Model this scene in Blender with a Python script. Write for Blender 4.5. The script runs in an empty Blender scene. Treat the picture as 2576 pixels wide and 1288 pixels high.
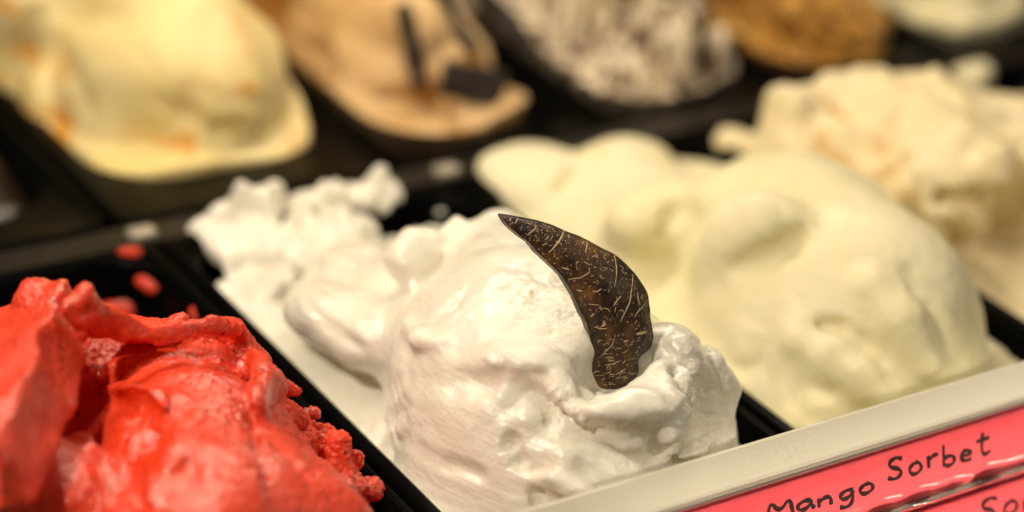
import bpy, math, random
import numpy as np
from mathutils import Vector, Matrix
random.seed(7)
BUILD = 'all'
def want(k): return BUILD == 'all' or k in BUILD.split(',')
S = 0.165            # one pan width in metres; shapes below are written in pan widths
SC = bpy.context.scene
COL = SC.collection

# ------------------------------------------------------------------ camera, world, lamps
CAM = np.array([-2.36198914, -5.42460735, 3.03293136])
ROT = (1.08597652, -0.0682552944, -0.560061217)
FPX = 5726.27        # focal length in pixels of a 2576 pixel wide picture
cam_data = bpy.data.cameras.new('camera')
cam = bpy.data.objects.new('camera', cam_data); COL.objects.link(cam)
cam.location = tuple(CAM * S); cam.rotation_euler = ROT
cam_data.sensor_width = 36; cam_data.lens = FPX / 2576 * 36
cam_data.clip_start = 0.01; cam_data.clip_end = 50
cam_data.dof.use_dof = True
cam_data.dof.focus_distance = 5.40 * S
cam_data.dof.aperture_fstop = 2.7
cam_data.dof.aperture_blades = 0
SC.camera = cam
SC.view_settings.view_transform = 'Standard'
SC.view_settings.look = 'None'
SC.view_settings.exposure = 0.0
SC.cycles.use_denoising = True
SC.cycles.max_bounces = 8
SC.cycles.sample_clamp_indirect = 6

world = bpy.data.worlds.new('World'); SC.world = world; world.use_nodes = True
world.node_tree.nodes['Background'].inputs[0].default_value = (1.0, 0.74, 0.50, 1)
world.node_tree.nodes['Background'].inputs[1].default_value = 0.008

def area(name, loc, target, sx, sy, power, color):
    l = bpy.data.lights.new(name, 'AREA'); l.shape = 'RECTANGLE'
    l.size = sx * S; l.size_y = sy * S; l.energy = power; l.color = color
    o = bpy.data.objects.new(name, l); COL.objects.link(o)
    o.location = tuple(np.array(loc) * S)
    d = Vector(np.array(target, float) - np.array(loc, float))
    o.rotation_euler = d.to_track_quat('-Z', 'Y').to_euler()
    return o
area('case_strip_lamp', (0.6, 1.0, 3.6), (0.9, -1.0, 0), 8.0, 0.30, 6.2, (1.0, 0.82, 0.60))
area('ceiling_lamp_left', (-2.6, -1.6, 3.6), (0.3, -1.3, 0), 0.25, 0.25, 3.3, (1.0, 0.85, 0.66))
area('ceiling_lamp_front', (2.0, -5.4, 3.6), (1.2, -1.8, 0), 0.35, 0.35, 1.3, (1.0, 0.86, 0.66))
area('sleeve_glare_light', (5.2, -3.4, 3.9), (1.6, -1.8, 0), 0.3, 0.3, 1.0, (1.0, 0.86, 0.66))  # added light, placed to raise a glare on the clear sleeve's lip
sl = area('card_fill_light', (1.9, -4.3, 1.7), (1.9, -2.15, -0.04), 3.4, 0.10, 0.17, (1.0, 0.86, 0.68)); sl.data.spread = math.radians(16)  # added narrow beam that only brightens the pink cards

_M = np.array(Matrix.Identity(3))
def _rot():
    from mathutils import Euler
    return np.array(Euler(ROT, 'XYZ').to_matrix())
RM = _rot()
def ray(px, py):
    d = RM @ np.array([(px - 1288) / FPX, -(py - 644) / FPX, -1.0]); return d / np.linalg.norm(d)
def at(px, py, z=None, y=None):
    """the point of the level plane z (or the upright plane y) that the photograph shows at px, py"""
    d = ray(px, py)
    t = (z - CAM[2]) / d[2] if z is not None else (y - CAM[1]) / d[1]
    return CAM + t * d

# ------------------------------------------------------------------ materials
def new_mat(name):
    m = bpy.data.materials.new(name); m.use_nodes = True
    nt = m.node_tree; b = nt.nodes['Principled BSDF']
    return m, nt, b
def N(nt, kind, **kw):
    n = nt.nodes.new(kind)
    for k, v in kw.items():
        if k in n.inputs: n.inputs[k].default_value = v
        else: setattr(n, k, v)
    return n
def ramp(nt, stops, src):
    r = nt.nodes.new('ShaderNodeValToRGB'); cr = r.color_ramp
    while len(cr.elements) < len(stops): cr.elements.new(0.5)
    for e, (p, c) in zip(cr.elements, stops):
        e.position = p; e.color = tuple(c) + (1,) if len(c) == 3 else c
    nt.links.new(src, r.inputs[0]); return r.outputs[0]
def noise(nt, co, scale, detail=3, rough=0.55, dist=0.0):
    n = N(nt, 'ShaderNodeTexNoise', Scale=scale, Detail=detail, Roughness=rough, Distortion=dist)
    nt.links.new(co, n.inputs['Vector']); return n.outputs[0]
def mapped(nt, scale=(1, 1, 1), rot=(0, 0, 0)):
    c = nt.nodes.new('ShaderNodeTexCoord'); m = nt.nodes.new('ShaderNodeMapping')
    m.inputs['Scale'].default_value = scale; m.inputs['Rotation'].default_value = rot
    nt.links.new(c.outputs['Object'], m.inputs['Vector']); return m.outputs[0]
def mixc(nt, a, b, f):
    m = nt.nodes.new('ShaderNodeMix'); m.data_type = 'RGBA'
    for s, v in ((6, a), (7, b)):
        if isinstance(v, tuple): m.inputs[s].default_value = v + (1,)
        else: nt.links.new(v, m.inputs[s])
    nt.links.new(f, m.inputs[0]); return m.outputs[2]

def gelato(name, base, alt, streak=None, streak_amt=(0.60, 0.70), sss=0.35, radius=(1.0, 0.8, 0.55), sscale=0.010,
           rough=0.42, coat=0.35, bump=0.5, speck=None, speck_size=260, streak_scale=(14, 5, 14), fine=1.0, wet=(0.5, 0.62)):
    m, nt, b = new_mat(name)
    co = mapped(nt)
    n1 = noise(nt, co, 16, 3)
    f1 = ramp(nt, [(0.35, (0, 0, 0)), (0.65, (1, 1, 1))], n1)
    c = mixc(nt, tuple(base), tuple(alt), f1)
    if streak:
        sc_ = mapped(nt, streak_scale, (0.2, 0.1, 0.4))
        ns = noise(nt, sc_, 3.0, 3, 0.5, 0.7)
        fs = ramp(nt, [(streak_amt[0], (0, 0, 0)), (streak_amt[1], (1, 1, 1))], ns)
        c = mixc(nt, c, tuple(streak), fs)
    if speck:
        v = N(nt, 'ShaderNodeTexVoronoi', Scale=speck_size); nt.links.new(co, v.inputs['Vector'])
        gate = noise(nt, co, speck_size * 0.9, 1)
        fg = ramp(nt, [(0.53, (0, 0, 0)), (0.58, (1, 1, 1))], gate)
        fv = ramp(nt, [(0.16, (1, 1, 1)), (0.24, (0, 0, 0))], v.outputs['Distance'])
        mul = N(nt, 'ShaderNodeMath', operation='MULTIPLY'); nt.links.new(fg, mul.inputs[0]); nt.links.new(fv, mul.inputs[1])
        c = mixc(nt, c, tuple(speck), mul.outputs[0])
    nt.links.new(c, b.inputs['Base Color'])
    b.inputs['Subsurface Weight'].default_value = sss
    b.inputs['Subsurface Radius'].default_value = radius
    b.inputs['Subsurface Scale'].default_value = sscale
    b.inputs['IOR'].default_value = 1.35
    nw = noise(nt, co, 24, 3)
    wetf = ramp(nt, [(wet[0], (0, 0, 0)), (wet[1], (1, 1, 1))], nw)
    rr = N(nt, 'ShaderNodeMapRange'); rr.inputs['To Min'].default_value = rough; rr.inputs['To Max'].default_value = rough * 0.7
    nt.links.new(wetf, rr.inputs[0]); nt.links.new(rr.outputs[0], b.inputs['Roughness'])
    cm = N(nt, 'ShaderNodeMath', operation='MULTIPLY'); cm.inputs[1].default_value = coat
    nt.links.new(wetf, cm.inputs[0]); nt.links.new(cm.outputs[0], b.inputs['Coat Weight'])
    b.inputs['Coat Roughness'].default_value = 0.06; b.inputs['Coat IOR'].default_value = 1.6
    # fine relief: air bubbles and drag marks; the wet film over it is choppier
    h1 = noise(nt, co, 240, 4, 0.6); h2 = noise(nt, mapped(nt, (1.0, 0.35, 1.0), (0, 0, 0.5)), 420, 3, 0.6)
    ad = N(nt, 'ShaderNodeMath', operation='ADD'); nt.links.new(h1, ad.inputs[0]); nt.links.new(h2, ad.inputs[1])
    bp = N(nt, 'ShaderNodeBump', Strength=bump, Distance=0.00045 * fine); nt.links.new(ad.outputs[0], bp.inputs['Height'])
    nt.links.new(bp.outputs[0], b.inputs['Normal'])
    h3 = noise(nt, co, 700, 3, 0.65)
    bc = N(nt, 'ShaderNodeBump', Strength=1.0, Distance=0.00032 * fine); nt.links.new(h3, bc.inputs['Height'])
    nt.links.new(bc.outputs[0], b.inputs['Coat Normal'])
    return m

def plain(name, col, rough=0.4, metal=0.0, coat=0.0, var=0.0, bump=0.0, bscale=200, spec=0.5):
    m, nt, b = new_mat(name)
    co = mapped(nt)
    if var:
        n1 = noise(nt, co, 40, 4)
        c = mixc(nt, tuple(max(0, v * (1 - var)) for v in col), tuple(min(1, v * (1 + var)) for v in col), n1)
        nt.links.new(c, b.inputs['Base Color'])
    else:
        b.inputs['Base Color'].default_value = tuple(col) + (1,)
    n2 = noise(nt, co, 60, 4, 0.6)
    rr = N(nt, 'ShaderNodeMapRange'); rr.inputs['To Min'].default_value = rough * 0.75; rr.inputs['To Max'].default_value = min(1, rough * 1.3)
    nt.links.new(n2, rr.inputs[0]); nt.links.new(rr.outputs[0], b.inputs['Roughness'])
    b.inputs['Metallic'].default_value = metal; b.inputs['Coat Weight'].default_value = coat
    b.inputs['Specular IOR Level'].default_value = spec
    if bump:
        h = noise(nt, co, bscale, 4)
        bp = N(nt, 'ShaderNodeBump', Strength=bump, Distance=0.0006); nt.links.new(h, bp.inputs['Height'])
        nt.links.new(bp.outputs[0], b.inputs['Normal'])
    return m

M = {}
M['pan'] = plain('black_pan_plastic', (0.0025, 0.0025, 0.0022), 0.22, bump=0.2, bscale=90, spec=0.05)
M['pan'].node_tree.nodes['Principled BSDF'].inputs['IOR'].default_value = 1.25
M['coconut'] = gelato('coconut_gelato', (0.85, 0.83, 0.72), (0.86, 0.84, 0.74), radius=(1.0, 0.92, 0.78), rough=0.36, coat=1.0, bump=0.22, sss=0.2, wet=(0.42, 0.56))
M['lime'] = gelato('pale_green_gelato', (0.84, 0.79, 0.50), (0.87, 0.82, 0.58), sss=0.2, rough=0.5, coat=0.1)
M['cream'] = gelato('cream_gelato', (0.87, 0.75, 0.46), (0.89, 0.79, 0.54), streak=(0.72, 0.44, 0.12), streak_amt=(0.62, 0.72), rough=0.5, coat=0.1)
M['mango'] = gelato('yellow_gelato', (0.87, 0.71, 0.30), (0.90, 0.77, 0.42), streak=(0.78, 0.38, 0.06), streak_amt=(0.58, 0.70), sss=0.2, rough=0.45, coat=0.2)
M['coffee'] = gelato('caramel_gelato', (0.68, 0.44, 0.19), (0.82, 0.60, 0.34), streak=(0.34, 0.15, 0.03), streak_amt=(0.50, 0.64), rough=0.5, coat=0.1)
M['strac'] = gelato('chip_gelato', (0.82, 0.72, 0.52), (0.86, 0.76, 0.60), streak=(0.10, 0.04, 0.02), streak_amt=(0.47, 0.56), streak_scale=(42, 30, 14), rough=0.5, coat=0.1)
M['nut'] = gelato('nut_gelato', (0.40, 0.18, 0.02), (0.80, 0.48, 0.12), streak=(0.10, 0.04, 0.01), streak_amt=(0.5, 0.64), streak_scale=(40, 40, 40), rough=0.4, coat=0.4)
M['choc'] = gelato('dark_gelato', (0.02, 0.012, 0.008), (0.03, 0.018, 0.01), sss=0.0, rough=0.4, coat=0.3)
M['red'] = gelato('berry_sorbet', (0.76, 0.046, 0.008), (0.68, 0.070, 0.040), sss=0.12, radius=(1.0, 0.25, 0.15), sscale=0.005,
                  rough=0.50, coat=1.0, speck=(0.20, 0.010, 0.006), speck_size=230, bump=0.8, wet=(0.42, 0.55))
M['steel'] = plain('brushed_steel', (0.036, 0.030, 0.024), 0.34, metal=0.6, var=0.2)
M['clip'] = plain('rail_glint', (0.42, 0.38, 0.31), 0.3, metal=0.3)  # far brighter than the rail: a glint put into the colour
M['frame'] = plain('cream_frame_plastic', (0.60, 0.57, 0.46), 0.42, var=0.06)
M['frame_dark'] = plain('grey_groove', (0.20, 0.18, 0.15), 0.5)
M['card'] = plain('pink_card', (0.84, 0.125, 0.150), 0.55, var=0.12)
M['ink'] = plain('black_ink', (0.02, 0.008, 0.008), 0.6)
M['cookie'] = plain('chocolate_wafer', (0.018, 0.012, 0.008), 0.6, var=0.4, bump=0.6)
M['counter'] = plain('black_counter', (0.006, 0.006, 0.006), 0.4)

# ------------------------------------------------------------------ object helpers
def tag(o, label=None, cat=None, group=None, kind=None):
    if label: o['label'] = label
    if cat: o['category'] = cat
    if group: o['group'] = group
    if kind: o['kind'] = kind
    return o
def mesh_obj(name, V, F, mat, parent=None, smooth=True, origin=None, scale=True):
    V = np.asarray(V, float) * (S if scale else 1)
    org = np.zeros(3)
    if parent is not None: org = np.array(parent['_org'])
    elif origin is not None: org = np.array(origin, float) * S
    me = bpy.data.meshes.new(name)
    me.vertices.add(len(V)); me.vertices.foreach_set('co', (V - org).astype(np.float32).ravel())
    if isinstance(F, np.ndarray):
        k = F.shape[1]; me.loops.add(F.size); me.loops.foreach_set('vertex_index', F.astype(np.int32).ravel())
        me.polygons.add(len(F)); me.polygons.foreach_set('loop_start', np.arange(0, F.size, k, dtype=np.int32))
    else:
        tot = [i for f in F for i in f]
        me.loops.add(len(tot)); me.loops.foreach_set('vertex_index', tot)
        st = np.cumsum([0] + [len(f) for f in F[:-1]])
        me.polygons.add(len(F)); me.polygons.foreach_set('loop_start', st.astype(np.int32))
    me.update(calc_edges=True)
    me.polygons.foreach_set('use_smooth', [smooth] * len(me.polygons))
    me.materials.append(mat)
    o = bpy.data.objects.new(name, me); COL.objects.link(o)
    if parent is not None: o.parent = parent
    else: o.location = tuple(org)
    return o
def empty(name, org, label, cat, group=None):
    o = bpy.data.objects.new(name, None); COL.objects.link(o)
    org = np.array(org, float) * S
    o.location = tuple(org); o['_org'] = [float(v) for v in org]; o.empty_display_size = 0.02
    return tag(o, label, cat, group)

def rrect(x0, x1, y0, y1, r, z, n=10):
    pts = []
    for cx, cy, a0 in ((x1 - r, y1 - r, 0), (x0 + r, y1 - r, 90), (x0 + r, y0 + r, 180), (x1 - r, y0 + r, 270)):
        for i in range(n + 1):
            a = math.radians(a0 + 90 * i / n)
            pts.append((cx + r * math.cos(a), cy + r * math.sin(a), z))
    return pts
def lofted(loops, cap_last=True, cap_first=False):
    V = [p for L in loops for p in L]; n = len(loops[0]); F = []
    for i in range(len(loops) - 1):
        for j in range(n):
            k = (j + 1) % n
            F.append((i * n + j, i * n + k, (i + 1) * n + k, (i + 1) * n + j))
    if cap_last: F.append(tuple(range((len(loops) - 1) * n, len(loops) * n)))
    if cap_first: F.append(tuple(reversed(range(n))))
    return V, F

# ------------------------------------------------------------------ noise
def perlin(P, seed=0):
    """gradient noise at points P (n,3) in about [-1,1]"""
    P = np.asarray(P, np.float32)
    I = np.floor(P).astype(np.int64); f = P - I; u = f * f * f * (f * (f * 6 - 15) + 10)
    out = np.zeros(len(P), np.float32)
    for dx in (0, 1):
        for dy in (0, 1):
            for dz in (0, 1):
                h = ((I[:, 0] + dx) * 73856093) ^ ((I[:, 1] + dy) * 19349663) ^ ((I[:, 2] + dz) * 83492791) ^ (seed * 2654435761)
                h = (h ^ (h >> 13)) * 1274126177; h = h ^ (h >> 16)
                g = np.stack([(h & 1023), ((h >> 10) & 1023), ((h >> 20) & 1023)], 1).astype(np.float32) / 511.5 - 1
                d = f - np.array([dx, dy, dz], np.float32)
                w = (u[:, 0] if dx else 1 - u[:, 0]) * (u[:, 1] if dy else 1 - u[:, 1]) * (u[:, 2] if dz else 1 - u[:, 2])
                out += w * (g * d).sum(1)
    return out * 1.3
def fbm(P, seed=0, octaves=3, gain=0.5):
    o = 0; a = 1; s = 1
    for i in range(octaves):
        o = o + a * perlin(P * s, seed + i * 17); a *= gain; s *= 2.07
    return o

# ------------------------------------------------------------------ sculpting on a signed distance grid
def smin(a, b, k):
    h = np.maximum(k - np.abs(a - b), 0) / k
    return np.minimum(a, b) - h * h * k * 0.25
def basis(n, h, sp, off):
    x = (np.arange(n) * h) / sp + off
    i = np.floor(x).astype(int); t = x - i
    m = int(i.max()) + 4; B = np.zeros((n, m), np.float32); r = np.arange(n)
    B[r, i] = (1 - t) ** 3 / 6; B[r, i + 1] = (3 * t ** 3 - 6 * t * t + 4) / 6
    B[r, i + 2] = (-3 * t ** 3 + 3 * t * t + 3 * t + 1) / 6; B[r, i + 3] = t ** 3 / 6
    return B
class Clay:
    def __init__(s, lo, hi, h, seed=1):
        s.lo = np.array(lo, np.float32); s.h = h; s.n = np.ceil((np.array(hi) - s.lo) / h).astype(int) + 1
        s.F = np.full(s.n, 0.5, np.float32); s.rng = np.random.default_rng(seed); s.w = None
        s.ax = [s.lo[i] + np.arange(s.n[i], dtype=np.float32) * h for i in range(3)]
    def noise(s, sp):
        if np.isscalar(sp): sp = (sp,) * 3
        B = [basis(s.n[i], s.h, sp[i], s.rng.random()) for i in range(3)]
        L = s.rng.normal(size=[b.shape[1] for b in B]).astype(np.float32)
        t = np.tensordot(B[0], L, (1, 0)); t = np.tensordot(t, B[1], (1, 1)); t = np.tensordot(t, B[2], (1, 1))
        return t * 1.9
    def warp(s, amp, sp):
        w = [s.noise(sp) * amp for _ in range(3)]
        s.w = w if s.w is None else [a + b for a, b in zip(s.w, w)]
    def sub(s, lo, hi):
        a = np.clip(((np.array(lo) - s.lo) / s.h).astype(int), 0, s.n - 1)
        b = np.clip(((np.array(hi) - s.lo) / s.h).astype(int) + 2, 1, s.n)
        b = np.maximum(b, a + 1); return tuple(slice(i, j) for i, j in zip(a, b))
    def xyz(s, sl):
        X = s.ax[0][sl[0]][:, None, None]; Y = s.ax[1][sl[1]][None, :, None]; Z = s.ax[2][sl[2]][None, None, :]
        if s.w is not None: return X + s.w[0][sl], Y + s.w[1][sl], Z + s.w[2][sl]
        return X, Y, Z
    def put(s, f, lo, hi, k, cut=False):
        g = 2 * k + 0.06
        sl = s.sub(np.array(lo) - g, np.array(hi) + g)
        d = f(*s.xyz(sl)).astype(np.float32)
        s.F[sl] = -smin(-s.F[sl], d, k) if cut else smin(s.F[sl], d, k)
    def slab(s, x0, x1, y0, y1, z0, z1, r, k=0.04):
        def f(X, Y, Z):
            qx = np.abs(X - (x0 + x1) / 2) - (x1 - x0) / 2 + r; qy = np.abs(Y - (y0 + y1) / 2) - (y1 - y0) / 2 + r
            d2 = np.hypot(np.maximum(qx, 0), np.maximum(qy, 0)) + np.minimum(np.maximum(qx, qy), 0) - r
            return np.maximum(d2, np.abs(Z - (z0 + z1) / 2) - (z1 - z0) / 2) + 0 * X
        s.put(f, (x0, y0, z0), (x1, y1, z1), k)
    def ball(s, c, r, rot=(0, 0, 0), k=0.05, cut=False):
        from mathutils import Euler
        R = np.array(Euler([math.radians(a) for a in rot], 'XYZ').to_matrix()); r = np.array(r, float) if not np.isscalar(r) else np.full(3, r)
        ext = np.sqrt((R ** 2) @ (r ** 2)); c = np.array(c, float)
        def f(X, Y, Z):
            X = X - c[0]; Y = Y - c[1]; Z = Z - c[2]
            q = [R[0, i] * X + R[1, i] * Y + R[2, i] * Z for i in range(3)]
            k0 = np.sqrt(sum((q[i] / r[i]) ** 2 for i in range(3))); k1 = np.sqrt(sum((q[i] / r[i] ** 2) ** 2 for i in range(3))) + 1e-6
            return k0 * (k0 - 1) / k1
        s.put(f, c - ext, c + ext, k, cut)
    def block(s, c, half, rot=(0, 0, 0), rd=0.02, k=0.02, cut=False):
        from mathutils import Euler
        R = np.array(Euler([math.radians(a) for a in rot], 'XYZ').to_matrix()); half = np.array(half, float); c = np.array(c, float)
        ext = np.abs(R) @ half
        def f(X, Y, Z):
            X = X - c[0]; Y = Y - c[1]; Z = Z - c[2]
            q = [np.abs(R[0, i] * X + R[1, i] * Y + R[2, i] * Z) - half[i] + rd for i in range(3)]
            o = np.sqrt(sum(np.maximum(v, 0) ** 2 for v in q))
            return o + np.minimum(np.maximum(np.maximum(q[0], q[1]), q[2]), 0) - rd
        s.put(f, c - ext, c + ext, k, cut)
    def stroke(s, pts, w, h=None, up=(0, 0, 1), k=0.03, cut=False):
        """a band swept along pts: half width w, half thickness h (each a number or one per point)"""
        P = np.array(pts, float); n = len(P)
        w = np.broadcast_to(np.array(w, float), (n,)); h = w if h is None else np.broadcast_to(np.array(h, float), (n,))
        up = np.array(up, float); up /= np.linalg.norm(up); mr = max(w.max(), h.max())
        for i in range(n - 1):
            a, b = P[i], P[i + 1]; ab = b - a; L = ab @ ab + 1e-12
            def f(X, Y, Z):
                X = X - a[0]; Y = Y - a[1]; Z = Z - a[2]
                t = np.clip((X * ab[0] + Y * ab[1] + Z * ab[2]) / L, 0, 1)
                dx = X - t * ab[0]; dy = Y - t * ab[1]; dz = Z - t * ab[2]
                u = dx * up[0] + dy * up[1] + dz * up[2]; l2 = np.maximum(dx * dx + dy * dy + dz * dz - u * u, 0)
                ww = w[i] + t * (w[i + 1] - w[i]); hh = h[i] + t * (h[i + 1] - h[i])
                return (np.sqrt(l2 / ww ** 2 + (u / hh) ** 2) - 1) * np.minimum(ww, hh)
            s.put(f, np.minimum(a, b) - mr, np.maximum(a, b) + mr, k, cut)
    def hit(s, px, py, off=0.0):
        """where the line of sight through px, py meets the clay; off moves it out along the line towards the camera"""
        d = ray(px, py); t = np.arange(3.6, 9.0, s.h * 0.5); P = CAM + t[:, None] * d
        I = np.round((P - s.lo) / s.h).astype(int); ok = ((I >= 0) & (I < s.n)).all(1)
        I = np.clip(I, 0, s.n - 1); v = np.where(ok, s.F[I[:, 0], I[:, 1], I[:, 2]], 1)
        j = np.argmax(v < 0)
        if not (v < 0).any():
            print('miss', px, py); j = int(np.argmin(v))
        return P[j] - d * off
    def normal(s, p):
        I = np.clip(np.round((p - s.lo) / s.h).astype(int), 3, s.n - 4); g = []
        for a in range(3):
            e = np.zeros(3, int); e[a] = 3; g.append(float(s.F[tuple(I + e)] - s.F[tuple(I - e)]))
        g = np.array(g); return g / (np.linalg.norm(g) + 1e-9)
    def ridge(s, pix, r, h=None, rise=0.3, k=0.03, cut=False):
        """a raised fold (or with cut a crease) laid on the clay along picture points"""
        r_ = np.broadcast_to(np.array(r, float), (len(pix),))
        P = [s.hit(*q) for q in pix]; Nn = [s.normal(p) for p in P]
        up = np.mean(Nn, 0)
        P = [p + n * rr * rise for p, n, rr in zip(P, Nn, r_)]
        s.stroke(P, r_, h, up, k, cut)
        return P
    def gauss(s, c, r):
        out = np.exp(-sum(((s.ax[i] - c[i]) / r).reshape([-1 if j == i else 1 for j in range(3)]) ** 2 for i in range(3)))
        return out.astype(np.float32)
    def mesh(s):
        F = s.F; nx, ny, nz = F.shape; ins = F < 0
        cnt = sum(ins[a:nx - 1 + a, b:ny - 1 + b, c:nz - 1 + c].astype(np.int8) for a in (0, 1) for b in (0, 1) for c in (0, 1))
        act = (cnt > 0) & (cnt < 8); idx = np.full(act.shape, -1, np.int64); A = np.argwhere(act); idx[act] = np.arange(len(A))
        acc = np.zeros((len(A), 3)); num = np.zeros(len(A)); Fi = {}
        for a in (0, 1):
            for b in (0, 1):
                for c in (0, 1): Fi[a, b, c] = F[A[:, 0] + a, A[:, 1] + b, A[:, 2] + c]
        for ax in range(3):
            for u in (0, 1):
                for v in (0, 1):
                    p0 = [0, 0, 0]; o = [i for i in range(3) if i != ax]; p0[o[0]] = u; p0[o[1]] = v; p1 = list(p0); p1[ax] = 1
                    f0 = Fi[tuple(p0)]; f1 = Fi[tuple(p1)]; m = (f0 < 0) != (f1 < 0); t = np.where(m, f0 / np.where(m, f0 - f1, 1), 0)
                    q = np.tile(np.array(p0, float), (len(A), 1)); q[:, ax] = t; acc += q * m[:, None]; num += m
        V = s.lo + (A + acc / num[:, None]) * s.h; Q = []
        for ax in range(3):
            o = [(1, 2), (2, 0), (0, 1)][ax]
            sl0 = [slice(None)] * 3; sl1 = [slice(None)] * 3; sl0[ax] = slice(0, -1); sl1[ax] = slice(1, None)
            a_, b_ = ins[tuple(sl0)], ins[tuple(sl1)]; E = np.argwhere(a_ != b_)
            E = E[(E[:, o[0]] > 0) & (E[:, o[1]] > 0) & (E[:, o[0]] < F.shape[o[0]] - 1) & (E[:, o[1]] < F.shape[o[1]] - 1)]
            c = []
            for du, dv in ((-1, -1), (0, -1), (0, 0), (-1, 0)):
                g = E.copy(); g[:, o[0]] += du; g[:, o[1]] += dv; c.append(idx[g[:, 0], g[:, 1], g[:, 2]])
            c = np.stack(c, 1); fl = ~a_[E[:, 0], E[:, 1], E[:, 2]]; c[fl] = c[fl][:, ::-1]; Q.append(c)
        Q = np.concatenate(Q); return V, Q[(Q >= 0).all(1)]

def relax(V, Q, it=2, lam=0.5):
    E = np.concatenate([Q[:, [0, 1]], Q[:, [1, 2]], Q[:, [2, 3]], Q[:, [3, 0]]])
    n = len(V)
    for _ in range(it):
        for l in (lam, -lam * 0.9):
            acc = np.stack([np.bincount(E[:, 0], V[E[:, 1], a], n) + np.bincount(E[:, 1], V[E[:, 0], a], n) for a in range(3)], 1)
            cnt = np.bincount(E[:, 0], minlength=n) + np.bincount(E[:, 1], minlength=n)
            V = V + l * (acc / np.maximum(cnt, 1)[:, None] - V)
    return V
def vnormals(V, Q):
    n = np.cross(V[Q[:, 2]] - V[Q[:, 0]], V[Q[:, 3]] - V[Q[:, 1]]); out = np.zeros_like(V)
    for a in range(3):
        out[:, a] = sum(np.bincount(Q[:, j], n[:, a], len(V)) for j in range(4))
    return out / (np.linalg.norm(out, axis=1)[:, None] + 1e-12)
def refine(V, Q):
    """one level of smooth subdivision through Blender"""
    o = mesh_obj('tmp', V, Q, M['pan'], scale=False)
    m = o.modifiers.new('s', 'SUBSURF'); m.levels = 1; m.render_levels = 1
    dg = bpy.context.evaluated_depsgraph_get(); e = o.evaluated_get(dg); me = e.to_mesh()
    V2 = np.empty(len(me.vertices) * 3, np.float32); me.vertices.foreach_get('co', V2)
    F2 = np.empty(len(me.loops), np.int32); me.loops.foreach_get('vertex_index', F2)
    V2 = V2.reshape(-1, 3).astype(float); F2 = F2.reshape(-1, 4).copy()
    e.to_mesh_clear(); me0 = o.data; bpy.data.objects.remove(o); bpy.data.meshes.remove(me0)
    return V2, F2
def finish(clay, name, mat, label, cat='gelato', group=None, fine=False, disp=(), it=2, parent=None):
    V, Q = clay.mesh(); V = relax(V, Q, it)
    if fine: V, Q = refine(V, Q)
    if disp:
        Nn = vnormals(V, Q); d = 0
        for fn in disp: d = d + fn(V)
        V = V + Nn * np.asarray(d)[:, None]
    c = V.mean(0); org = (c[0], c[1], V[:, 2].min())
    o = mesh_obj(name, V, Q, mat, parent=parent, origin=None if parent else org)
    if parent is None: tag(o, label, cat, group)
    print(name, len(V)); return o

#SETTING
def struct(name, V, F, mat):
    return tag(mesh_obj(name, V, F, mat, smooth=False), kind='structure')
def boxVF(x0, x1, y0, y1, z0, z1):
    V = [(x, y, z) for z in (z0, z1) for y in (y0, y1) for x in (x0, x1)]
    return V, [(0, 2, 3, 1), (4, 5, 7, 6), (0, 1, 5, 4), (2, 6, 7, 3), (0, 4, 6, 2), (1, 3, 7, 5)]
struct('counter_base', *boxVF(-4, 8, -3.2, 4.5, -0.75, -0.62), M['counter'])

def pan(x0, x1, y0, y1, label, side=0.0, near=0.0):
    g = 0.008; x0 += g; x1 -= g
    fl = 0.040; r = 0.07; ri = 0.20 + 0.06 * (side > 0)
    L = [rrect(x0, x1, y0, y1, r, -0.055), rrect(x0, x1, y0, y1, r, -0.012), rrect(x0 + .006, x1 - .006, y0 + .006, y1 - .006, r, -0.003),
         rrect(x0 + .014, x1 - .014, y0 + .014, y1 - .014, r, 0.0),
         rrect(x0 + .03, x1 - .03, y0 + .03, y1 - .03, r, -.001 - .004 * (side > 0))]
    def inner(o, z): return rrect(x0 + fl + side + o, x1 - fl - side * .45 - o, y0 + fl + near + o, y1 - fl - o, ri, z)
    L += [inner(-.01, -.002 - .012 * (side > 0)), inner(-.002, -.006 - .012 * (side > 0)), inner(.004, -.032), inner(.02, -.12), inner(.055, -.50), inner(.09, -.55)]
    V, F = lofted(L)
    o = mesh_obj('gelato_pan', V, F, M['pan'], origin=((x0 + x1) / 2, (y0 + y1) / 2, -.55))
    return tag(o, label, 'pan', 'black pans of the gelato counter')
YF = (-1.98, -0.125)
pan(-1.0, 0.0, *YF, 'black pan holding the red sorbet, its back half scraped empty')
pan(0.0, 1.0, *YF, 'black pan holding the white gelato with the coconut shell')
pan(1.0, 1.96, *YF, 'black pan holding the smooth pale green gelato')
pan(1.96, 2.9, *YF, 'black pan holding the rough cream gelato at the right edge')
YB = (0.0, 2.0)
pan(-1.02, -0.06, *YB, 'nearly empty black pan left of the yellow gelato', 0.045, .145)
pan(-0.06, 0.88, *YB, 'black pan holding the yellow gelato with orange streaks', 0.045, .195)
pan(0.88, 1.67, *YB, 'black pan holding the caramel gelato with wafer pieces', 0.045, .13)
pan(1.67, 2.42, *YB, 'black pan holding the white gelato streaked with brown', 0.045, .09)
pan(2.42, 3.16, *YB, 'black pan holding the brown nut gelato', 0.045, .085)
pan(3.16, 3.95, *YB, 'black pan under the pale gelato at the top right corner', 0.045, .075)

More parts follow.
